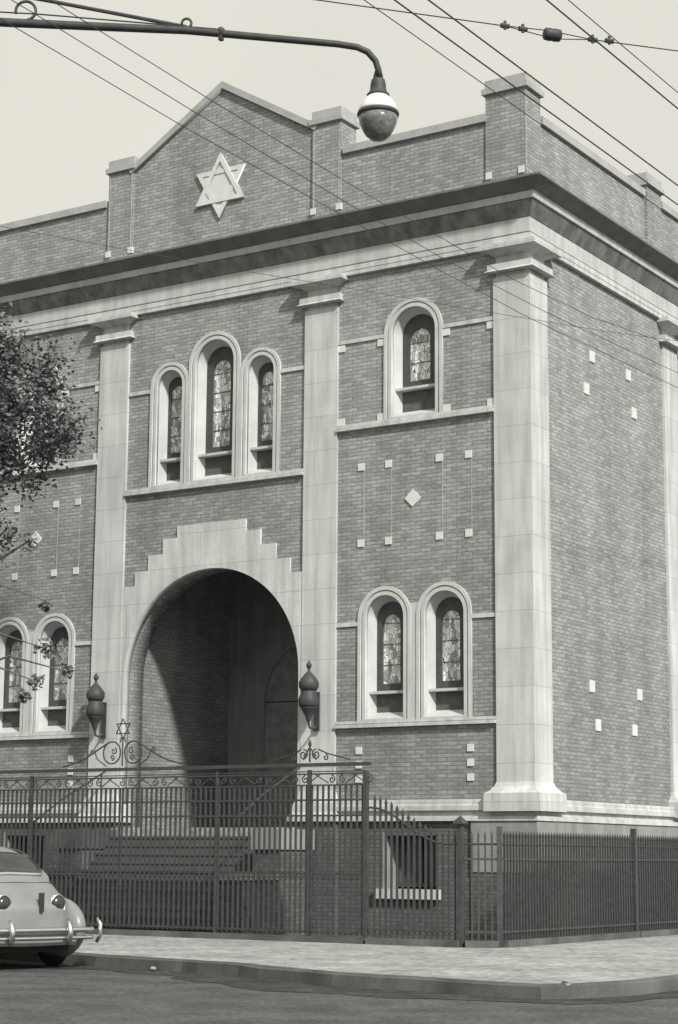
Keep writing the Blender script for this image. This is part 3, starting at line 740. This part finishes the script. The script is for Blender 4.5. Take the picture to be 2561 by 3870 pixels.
# local frame: +y forward, rear bumper near y = 0
def body_section(y):
    L = 4.4; t = y / L
    hw_ = 0.90 * (1 - (2 * t - 1) ** 6 * 0.35) * (min(1, (y + .25) / .55) ** .35) * (min(1, (L - y + .2) / .6) ** .4)
    # deck / roof line of the fastback
    kz = [(0, .72), (.12, .80), (.35, .91), (.6, 1.03), (.85, 1.20), (1.1, 1.345), (1.4, 1.43), (1.8, 1.47), (2.5, 1.45), (2.85, 1.32), (3.1, 1.10), (3.3, 1.0), (3.9, .95), (4.25, .86), (4.4, .7)]
    for (a, za), (b, zb) in zip(kz, kz[1:]):
        if a <= y <= b: top = za + (zb - za) * (y - a) / (b - a); break
    else: top = .7
    sh = min(0.84, top - 0.02)                 # shoulder height
    roofhw = 0.62 if top > 1.1 else 0.62 + (1.1 - top) * .2
    belt = min(1.0, top - .01)
    beltw = hw_ * 0.80
    pts = [(hw_ * .80, .26), (hw_ * .97, .32), (hw_, .45), (hw_, .60), (hw_ * .97, .70), (hw_ * .90, min(.79, sh - .01)), (hw_ * .80, sh), (beltw * .92, (sh + belt) / 2 + .01), (beltw * .86, belt), (max(roofhw, .3) * 1.12 if top > 1.05 else beltw * .76, belt + (top - belt) * .55), (roofhw * .86 if top > 1.05 else beltw * .6, belt + (top - belt) * .86), (roofhw * .45, top - .008), (0, top)]
    return pts
ys = [0.0, .05, .12, .25, .4, .55, .7, .85, 1.0, 1.18, 1.35, 1.5, 1.7, 1.9, 2.1, 2.3, 2.5, 2.7, 2.85, 3.0, 3.1, 3.3, 3.6, 3.9, 4.1, 4.25, 4.35, 4.4]
bm = bmesh.new(); rings = []
for y in ys:
    s = body_section(y); full = [(-x, z) for x, z in s] + [(x, z) for x, z in reversed(s[:-1])]
    rings.append([bm.verts.new((x, y, z)) for x, z in full])
for A, C in zip(rings, rings[1:]):
    for j in range(len(A) - 1): bm.faces.new((A[j], A[j + 1], C[j + 1], C[j]))
bm.faces.new(rings[0]); bm.faces.new(rings[-1][::-1])
for A, C in zip(rings, rings[1:]): bm.faces.new((A[-1], A[0], C[0], C[-1]))
body = finish('body', bm, M_CAR, CAR, smooth=True)
sub = body.modifiers.new('soften', 'SUBSURF'); sub.levels = 1; sub.render_levels = 2
# bulging rear and front wings
def wing(sx, y0, r, name='wing'):
    bm = bmesh.new(); bmesh.ops.create_uvsphere(bm, u_segments=24, v_segments=14, radius=1.0)
    for v in bm.verts: v.co = Vector((v.co.x * .22 + sx * .74, v.co.y * r + y0, v.co.z * .36 + .46))
    return finish(name, bm, M_CAR, CAR, smooth=True)
for sx in (-1, 1): wing(sx, 0.62, .62); wing(sx, 3.62, .62)
# wheels
def wheel(sx, y):
    w = empty('wheel'); w.parent = CAR; w.location = (sx * .74, y, .33)
    bm = bmesh.new(); lathe(bm, [(0.20, -.085), (0.30, -.09), (0.33, -.05), (0.33, .05), (0.30, .09), (0.20, .085)], 28)
    bmesh.ops.rotate(bm, verts=bm.verts, cent=(0, 0, 0), matrix=Matrix.Rotation(PI / 2, 3, 'Y')); finish('tyre', bm, M_RUBBER, w, smooth=False)
    bm = bmesh.new(); lathe(bm, [(0.19, -.075), (0.12, -.09), (0.03, -.10), (0.03, .10), (0.12, .09), (0.19, .075)], 24)
    bmesh.ops.rotate(bm, verts=bm.verts, cent=(0, 0, 0), matrix=Matrix.Rotation(PI / 2, 3, 'Y')); finish('hubcap', bm, M_CHROME, w, smooth=True)
for sx in (-1, 1):
    for y in (.72, 3.6): wheel(sx, y)
# rear window: a curved pane laid just proud of the sloping tail, in a thin bright frame
def surf_pt(x, y):
    s = body_section(y); s2 = s[::-1]
    for (xa, za), (xb, zb) in zip(s2, s2[1:]):
        if xa <= abs(x) <= xb: return za + (zb - za) * (abs(x) - xa) / (xb - xa + 1e-6)
    return s2[0][1]
def tail_patch(name, x0, x1, y0, y1, mat, off, thick=0.02, nx=12, ny=6, rnd_=.0):
    bm = bmesh.new(); g_ = []
    for i in range(ny + 1):
        row = []; y = y0 + (y1 - y0) * i / ny
        sh_ = 1 - rnd_ * (abs(2 * i / ny - 1) ** 3)
        for j in range(nx + 1):
            xm = (x0 + x1) / 2; x = xm + (x0 + (x1 - x0) * j / nx - xm) * sh_
            row.append(bm.verts.new((x, y - off * .5, surf_pt(x, y) + off)))
        g_.append(row)
    fs = [bm.faces.new((g_[i][j], g_[i][j + 1], g_[i + 1][j + 1], g_[i + 1][j])) for i in range(ny) for j in range(nx)]
    bmesh.ops.recalc_face_normals(bm, faces=bm.faces)
    bmesh.ops.solidify(bm, geom=fs, thickness=thick)
    return finish(name, bm, mat, CAR, smooth=True)
tail_patch('window_rim', -.55, .55, 0.66, 1.08, M_CHROME, 0.022, rnd_=.10)
tail_patch('rear_window', -.52, .52, 0.69, 1.05, M_PANE, 0.034, rnd_=.10)
for sx in (-1, 1):
    # side glass
    bm = bmesh.new(); n_ = 8; gg = []
    for y in [1.15 + (2.75 - 1.15) * i / n_ for i in range(n_ + 1)]:
        s = body_section(y); col = []
        for (x, z) in s[8:11]: col.append(bm.verts.new((sx * (x + .02), y, z + .008)))
        gg.append(col)
    fs = [bm.faces.new((gg[i][j], gg[i][j + 1], gg[i + 1][j + 1], gg[i + 1][j])) for i in range(n_) for j in range(2)]
    bmesh.ops.recalc_face_normals(bm, faces=bm.faces); bmesh.ops.solidify(bm, geom=fs, thickness=0.015)
    finish('side_window', bm, M_PANE, CAR)
    # round tail lamp in a chrome ring
    bm = bmesh.new(); lathe(bm, [(0.10, -.03), (0.105, 0.0), (0.09, .03), (0.05, .05), (0.003, .058)], 20)
    bmesh.ops.rotate(bm, verts=bm.verts, cent=(0, 0, 0), matrix=Matrix.Rotation(PI / 2, 3, 'X')); bmesh.ops.translate(bm, verts=bm.verts, vec=(sx * .40, .07, .745))
    tl = finish('tail_lamp', bm, M_LENS, CAR, smooth=True)
    c = [(sx * .40 + .108 * math.cos(a), .06, .745 + .108 * math.sin(a)) for a in [2 * PI * i / 24 for i in range(24)]]
    bm = bmesh.new(); tube(bm, c, .009, 6, cyclic=True); finish('lamp_ring', bm, M_CHROME, tl)
# boot lid seam
bm = bmesh.new(); pts = []
for i in range(25):
    t = i / 24; x = -.60 + 1.2 * t; pts.append((x, .52, surf_pt(x, .52) + .002))
tube(bm, pts, .006, 5); finish('boot_seam', bm, M_LENS, CAR)
# boot handle
bm = bmesh.new(); B(bm, .09, .14, -.035, .03, .66, .88); finish('boot_handle', bm, M_LENS, CAR)
# double bumper with overriders, wrapping round the wings
def bumper_bar(z, r):
    bm = bmesh.new(); pts = []
    for i in range(25):
        t = -1 + 2 * i / 24; x = t * .97
        y = -.17 + .55 * max(0, abs(t) - .80) ** 1.3 * 4.2 + .03 * t * t
        pts.append((x, y, z))
    tube(bm, pts, r, 8); return finish('bumper_bar', bm, M_CHROME, BUM, smooth=True)
BUM = empty('rear_bumper'); BUM.parent = CAR; BUM.location = (0, 0, -.035)
bumper_bar(.49, .032); bumper_bar(.40, .022)
for x in (-.42, .42):
    bm = bmesh.new(); tube(bm, [(x, -.16, .33), (x, -.225, .38), (x, -.235, .48), (x, -.20, .57), (x, -.15, .60)], [.02, .035, .04, .035, .018], 8); finish('overrider', bm, M_CHROME, BUM, smooth=True)
for x in (-.93, .93):
    bm = bmesh.new(); tube(bm, [(x, -.05, .34), (x * 1.03, -.09, .42), (x * 1.03, -.09, .55), (x, -.05, .62)], [.02, .03, .03, .018], 8); finish('overrider', bm, M_CHROME, BUM, smooth=True)
boxes('valance', [(-.62, .62, -.06, .05, .28, .42)], M_CAR, CAR)
boxes('underside', [(-.6, .6, .1, 4.2, .2, .34)], M_RUBBER, CAR)

# ------------------------------------------------------------------ street lamp
L0 = Vector((-1.2, -15.15, 0))     # pole foot, left of the picture
LP = empty('street_lamp', tuple(L0), 0, 'street lamp with bowl-shaped glass on a long curved bracket arm over the street', 'street lamp')
def rel(p): return (p[0] - L0.x, p[1] - L0.y, p[2])
bm = bmesh.new(); tube(bm, [(0, 0, 0), (0, 0, 1.0), (0, 0, 1.01), (0, 0, 6), (0, 0, 11.3)], [.14, .14, .10, .09, .065], 14); finish('pole', bm, M_IRON, LP, smooth=True)
arm = [(-1.2, -15.15, 10.16), (0.96, -13.74, 10.04), (2.51, -12.73, 9.97), (3.83, -11.85, 9.84), (4.0, -11.73, 9.81), (4.09, -11.67, 9.76), (4.15, -11.61, 9.67), (4.17, -11.58, 9.57), (4.165, -11.565, 9.50)]
bm = bmesh.new(); tube(bm, [rel(p) for p in arm], [.050, .047, .042, .036, .035, .035, .034, .034, .034], 10); finish('arm', bm, M_IRON, LP, smooth=True)
bm = bmesh.new(); tube(bm, [rel(p) for p in ((-1.2, -15.15, 10.80), (1.29, -13.56, 10.28), (2.51, -12.73, 10.01))], .022, 8); finish('stay_rod', bm, M_IRON, LP)
bm = bmesh.new(); tube(bm, [rel(p) for p in ((-1.2, -15.15, 10.28), (1.21, -13.60, 10.13), (2.82, -12.54, 9.98))], .008, 6); finish('guy_wire', bm, M_WIRE, LP)
RV = Vector((0.84, 0.542, 0)).normalized()
for (c, r, th) in (((1.10, -13.66, 10.17), .105, .016), ((2.52, -12.74, 10.045), .05, .014)):
    bm = bmesh.new(); pts = []
    for i in range(21):
        a = -PI * .45 + i / 20 * PI * 1.55
        q = Vector(c) + RV * (r * math.cos(a)) + Vector((0, 0, r * math.sin(a))); pts.append(rel(q))
    tube(bm, pts, th, 7); finish('scroll', bm, M_IRON, LP, smooth=True)
bm = bmesh.new(); lathe(bm, [(0.003, -.045), (0.035, -.03), (0.045, 0), (0.035, .03), (0.003, .045)], 12, *rel((2.82, -12.535, 0))[:2])
for v in bm.verts: v.co.z += 9.96
B(bm, rel((2.80, 0, 0))[0], rel((2.84, 0, 0))[0], rel((0, -12.56, 0))[1], rel((0, -12.51, 0))[1], 9.86, 10.0)
finish('clamp', bm, M_IRON, LP, smooth=False)
hx, hy, _ = rel((4.145, -11.545, 0))
bm = bmesh.new(); lathe(bm, [(0.036, 9.58), (0.05, 9.53), (0.055, 9.49), (0.07, 9.48), (0.08, 9.44), (0.085, 9.38), (0.095, 9.34), (0.12, 9.315), (0.12, 9.305), (0.10, 9.30)][::-1], 24, hx, hy); finish('lamp_cap', bm, M_IRON, LP, smooth=False)
bm = bmesh.new(); lathe(bm, [(0.105, 9.30), (0.15, 9.255), (0.185, 9.20), (0.205, 9.15), (0.212, 9.11)][::-1], 32, hx, hy); finish('lamp_reflector', bm, M_LAMPGLASS, LP, smooth=True)
bm = bmesh.new(); lathe(bm, [(0.215, 9.12), (0.222, 9.10), (0.215, 9.075)][::-1], 32, hx, hy); finish('lamp_rim', bm, M_IRON, LP, smooth=True)
bm = bmesh.new(); lathe(bm, [(0.21, 9.08), (0.195, 9.0), (0.165, 8.93), (0.13, 8.87), (0.08, 8.825), (0.03, 8.81), (0.002, 8.808)][::-1], 32, hx, hy); finish('lamp_bowl', bm, M_LAMPBOWL, LP, smooth=True)

# ------------------------------------------------------------------ overhead wires along the side street
def wire(pts, r, label, cat='wire', name='overhead_wire'):
    bm = bmesh.new(); p0 = Vector(pts[0]); tube(bm, [Vector(p) - p0 for p in pts], r, 6)
    o = finish(name, bm, M_WIRE); o.location = p0; tag(o, label, cat); return o
def sagwire(x, ya, yb, z, sag, r, label, x2=None, **k):
    n_ = 24; pts = []
    for i in range(n_ + 1):
        t = i / n_; pts.append((x + ((x2 - x) * t if x2 is not None else 0), ya + (yb - ya) * t, z - sag * 4 * t * (1 - t)))
    return wire(pts, r, label, **k)
lowest = [(2.45, -22, 9.30), (2.45, -15.3, 9.05), (2.45, -12.61, 8.94), (2.45, -10.25, 8.89), (2.45, -7.31, 8.82), (2.45, -4.82, 8.80), (2.45, 0.38, 8.91), (2.45, 12, 9.6)]
wire(lowest, .0045, 'lowest of the three thin wires slanting from the upper left across the gable')
mid = [(2.65, -22, 9.40), (2.65, -14.95, 9.14), (2.65, -12.69, 9.03), (2.65, -9.87, 8.93), (2.65, -7.6, 8.87), (2.65, -4.65, 8.88), (2.65, -0.08, 9.03), (2.65, 12, 9.8)]
wire(mid, .0045, 'middle of the three thin wires slanting from the upper left across the gable')
up = [(2.9, -22, 9.5), (2.9, -14.65, 9.17), (2.9, -12.8, 9.09), (2.9, -10.26, 9.01), (2.9, -7.43, 8.95), (2.9, -6.14, 8.93), (2.9, -3.8, 9.0), (2.9, -0.65, 9.28), (2.9, 12, 10.2)]
wire(up, .0045, 'uppermost of the three thin wires slanting from the upper left across the gable')
wire([(-3.2, -13.0, 9.25), (-1.88, -10.6, 9.2), (-1.09, -8.97, 9.2), (-0.27, -7.4, 9.19), (0.37, -6.25, 9.19), (1.16, -4.7, 9.2), (1.79, -3.53, 9.2), (2.44, -2.37, 9.2), (4.6, 1.5, 9.3)], .0035, 'very thin wire crossing nearly level under the cornice and over the top windows')
sagwire(7.80, -30, 40, 7.03, 0.0, .0036, 'thin trolley wire farthest left, passing the cap of the corner pier')
sagwire(7.97, -30, 40, 7.03, 0.0, .0058, 'thick trolley wire running down past the corner pier to the right edge', cat='trolley wire')
sagwire(8.16, -30, 40, 7.03, 0.0, .0058, 'thick trolley wire just above the corner pier, second of the thick ones', cat='trolley wire')
sagwire(8.85, -30, 40, 7.0, 0.0, .0058, 'thick trolley wire at top right held by the span wire clamp', cat='trolley wire')
sagwire(8.97, -30, 40, 7.0, 0.0, .0036, 'thin wire nearest the upper right corner of the picture')
# span wire with insulators
SP = empty('span_wire', (0.6, -25.87, 7.05), 0, 'span wire across the top right with a barrel insulator and bolted clamps', 'span wire')
def srel(p): return (p[0] - 0.6, p[1] + 25.87, p[2] - 7.05)
A0 = (7.50, -17.77, 7.05); J1 = (8.38, -16.74, 7.05); INS = (8.59, -16.44, 7.05); J2 = (8.80, -16.24, 7.04); E0 = (9.22, -15.73, 7.05)
dA = (Vector(J1) - Vector(A0)).normalized(); dE = (Vector(E0) - Vector(J2)).normalized()
bm = bmesh.new()
tube(bm, [srel(Vector(A0) - dA * 10), srel(J1)], .0042, 6); tube(bm, [srel(J2), srel(Vector(E0) + dE * 12)], .0042, 6)
for off in (.022, -.022):
    tube(bm, [srel(J1), srel((INS[0] - .04, INS[1] - .06, INS[2] + off)), srel((INS[0] + .04, INS[1] + .05, INS[2] + off)), srel(J2)], .004, 5)
finish('cable', bm, M_WIRE, SP)
bm = bmesh.new(); q = Vector(srel(INS)); dd = Vector((0.6, 0.72, 0)).normalized()
tube(bm, [q - dd * .062, q - dd * .055, q - dd * .02, q, q + dd * .02, q + dd * .055, q + dd * .062], [.03, .042, .046, .042, .046, .042, .03], 14); finish('insulator', bm, M_IRON, SP, smooth=True)
for c in (J1, (8.46, -16.63, 7.05), J2, (8.88, -16.14, 7.05)):
    bm = bmesh.new(); q = Vector(srel(c)); tube(bm, [q - dd * .03, q + dd * .03], .018, 8); tube(bm, [q + Vector((0, 0, -.025)), q + Vector((0, 0, .035))], .011, 6); finish('clamp', bm, M_IRON, SP)

# ------------------------------------------------------------------ tree in front of the left bay
TX, TY = -9.5, -3.5
T = empty('tree', (TX, TY, 0.15), 0, 'leafy street tree covering the left end of the front', 'tree')
bm = bmesh.new()
tube(bm, [(0, 0, -.1), (0.02, 0, 1.5), (-.05, .05, 3.5), (.05, 0, 5.5), (0, 0, 7.2)], [.24, .19, .16, .13, .09], 12)
tr = finish('trunk', bm, M_BARK, T, smooth=True)
rt = random.Random(11)
tips = []
bm = bmesh.new()
for i in range(26):
    z0 = rt.uniform(5.3, 7.2); a = rt.uniform(0, 2 * PI); rr = rt.uniform(1.0, 2.1)
    e = Vector((rr * math.cos(a), rr * math.sin(a) * .85, z0 + rt.uniform(.9, 2.6)))
    m_ = Vector((e.x * .5, e.y * .5, z0 + (e.z - z0) * .65)); tube(bm, [(0, 0, z0), m_, e], [.06, .035, .012], 6); tips += [e, m_]
# low sprays that hang across the lower windows
for e in ((1.8, .4, 4.75), (1.6, .4, 4.2), (2.2, .5, 4.35), (1.65, .5, 5.6)):
    tube(bm, [(0, 0, 4.3), (e[0] * .5, e[1] * .5, e[2] + .3), e], [.04, .02, .008], 5)
finish('limb', bm, M_BARK, T)
vs, fs = [], []
def leaf(c, s):
    u = Vector((rt.gauss(0, 1), rt.gauss(0, 1), rt.gauss(0, .6))).normalized(); w = u.cross(Vector((rt.gauss(0, 1), rt.gauss(0, 1), rt.gauss(0, 1)))).normalized()
    b = len(vs); u = u * s; w = w * s * .55
    vs.extend([tuple(c - u), tuple(c + w), tuple(c + u), tuple(c - w)]); fs.append((b, b + 1, b + 2, b + 3))
clumps = []
for i in range(105):
    while True:
        x, y, z = rt.uniform(-1, 1), rt.uniform(-1, 1), rt.uniform(-1, 1)
        if x * x + y * y + z * z < 1: break
    clumps.append((Vector((.2 + x * 2.0, y * 1.7, 8.95 + z * 1.75)), rt.uniform(.26, .5)))
for e in tips: clumps.append((e, rt.uniform(.18, .32)))
for c, r in clumps:
    for k in range(int(170 * (r / .4) ** 2)):
        d = Vector((rt.gauss(0, 1), rt.gauss(0, 1), rt.gauss(0, 1))); d = d.normalized() * r * min(1.7, abs(rt.gauss(.62, .38)))
        leaf(c + d, rt.uniform(.035, .068))
for c, r in ((Vector((1.8, .4, 4.75)), .20), (Vector((1.6, .4, 4.2)), .17), (Vector((1.4, .3, 3.95)), .12), (Vector((2.2, .5, 4.35)), .11), (Vector((1.65, .5, 5.5)), .10)):
    for k in range(60):
        d = Vector((rt.gauss(0, 1), rt.gauss(0, 1), rt.gauss(0, 1))).normalized() * r * rt.random() ** .5
        leaf(c + d, rt.uniform(.04, .07))
me = bpy.data.meshes.new('crown'); me.from_pydata(vs, [], fs); me.materials.append(M_LEAF)
cr = link(bpy.data.objects.new('crown', me)); cr.parent = T

# ------------------------------------------------------------------ sky, sun, camera
EL, AZ = 38.0, -30.0        # towards the sun: azimuth measured from +X towards +Y
az = math.radians(AZ); el = math.radians(EL)
sd = Vector((math.cos(az) * math.cos(el), math.sin(az) * math.cos(el), math.sin(el)))
ld = bpy.data.lights.new('sun', 'SUN'); ld.energy = 3.7; ld.angle = math.radians(3.5); ld.color = (1.0, .985, .95)
lo_ = link(bpy.data.objects.new('sun', ld)); lo_.rotation_euler = sd.to_track_quat('Z', 'Y').to_euler(); lo_.location = (20, -20, 30)
W = bpy.data.worlds.new('World'); scene.world = W; W.use_nodes = True; nt = W.node_tree
bg = nt.nodes['Background']
sky = nt.nodes.new('ShaderNodeTexSky'); sky.sky_type = 'NISHITA'; sky.sun_disc = False
sky.sun_elevation = el; sky.sun_rotation = math.atan2(sd.x, sd.y)
sky.air_density = 1.0; sky.dust_density = 4.0; sky.ozone_density = 1.0
bw = nt.nodes.new('ShaderNodeRGBToBW'); nt.links.new(sky.outputs[0], bw.inputs[0])
# thin bright overcast veil: keeps the sky pale and even like the print
mr = nt.nodes.new('ShaderNodeMix'); mr.data_type = 'FLOAT'; mr.inputs[0].default_value = 0.85
nt.links.new(bw.outputs[0], mr.inputs[2]); mr.inputs[3].default_value = 6.9
sc = nt.nodes.new('ShaderNodeVectorMath'); sc.operation = 'SCALE'; sc.inputs[0].default_value = (1.0, .985, .885)
tcw = nt.nodes.new('ShaderNodeTexCoord'); nz = nt.nodes.new('ShaderNodeTexNoise'); nz.inputs['Scale'].default_value = 5.0; nz.inputs['Detail'].default_value = 6.0
nt.links.new(tcw.outputs['Generated'], nz.inputs['Vector'])
rz_ = nt.nodes.new('ShaderNodeMapRange'); nt.links.new(nz.outputs['Fac'], rz_.inputs['Value']); rz_.inputs['To Min'].default_value = 0.93; rz_.inputs['To Max'].default_value = 1.07
mz = nt.nodes.new('ShaderNodeMath'); mz.operation = 'MULTIPLY'; nt.links.new(mr.outputs[0], mz.inputs[0]); nt.links.new(rz_.outputs[0], mz.inputs[1])
nt.links.new(mz.outputs[0], sc.inputs['Scale']); nt.links.new(sc.outputs[0], bg.inputs['Color']); bg.inputs['Strength'].default_value = 0.10

cam = bpy.data.cameras.new('camera'); co = link(bpy.data.objects.new('camera', cam)); scene.camera = co
yaw, pitch, roll = map(math.radians, (32.92081733, 10.22774441, 0.4143967))
f = Vector((-math.sin(yaw) * math.cos(pitch), math.cos(yaw) * math.cos(pitch), math.sin(pitch)))
r = Vector((math.cos(yaw), math.sin(yaw), 0)); u = r.cross(f)
r2 = math.cos(roll) * r + math.sin(roll) * u; u2 = -math.sin(roll) * r + math.cos(roll) * u
mw = Matrix(((r2.x, u2.x, -f.x, 14.09549), (r2.y, u2.y, -f.y, -27.61009), (r2.z, u2.z, -f.z, 1.46), (0, 0, 0, 1)))
co.matrix_world = mw
cam.sensor_fit = 'HORIZONTAL'; cam.sensor_width = 36; cam.lens = 36 * 4409.996 / 1568
cam.clip_start = 0.1; cam.clip_end = 2000
vs_ = scene.view_settings; vs_.view_transform = 'Standard'; vs_.look = 'None'; vs_.gamma = 1.0; vs_.exposure = 0.3; vs_.use_curve_mapping = False
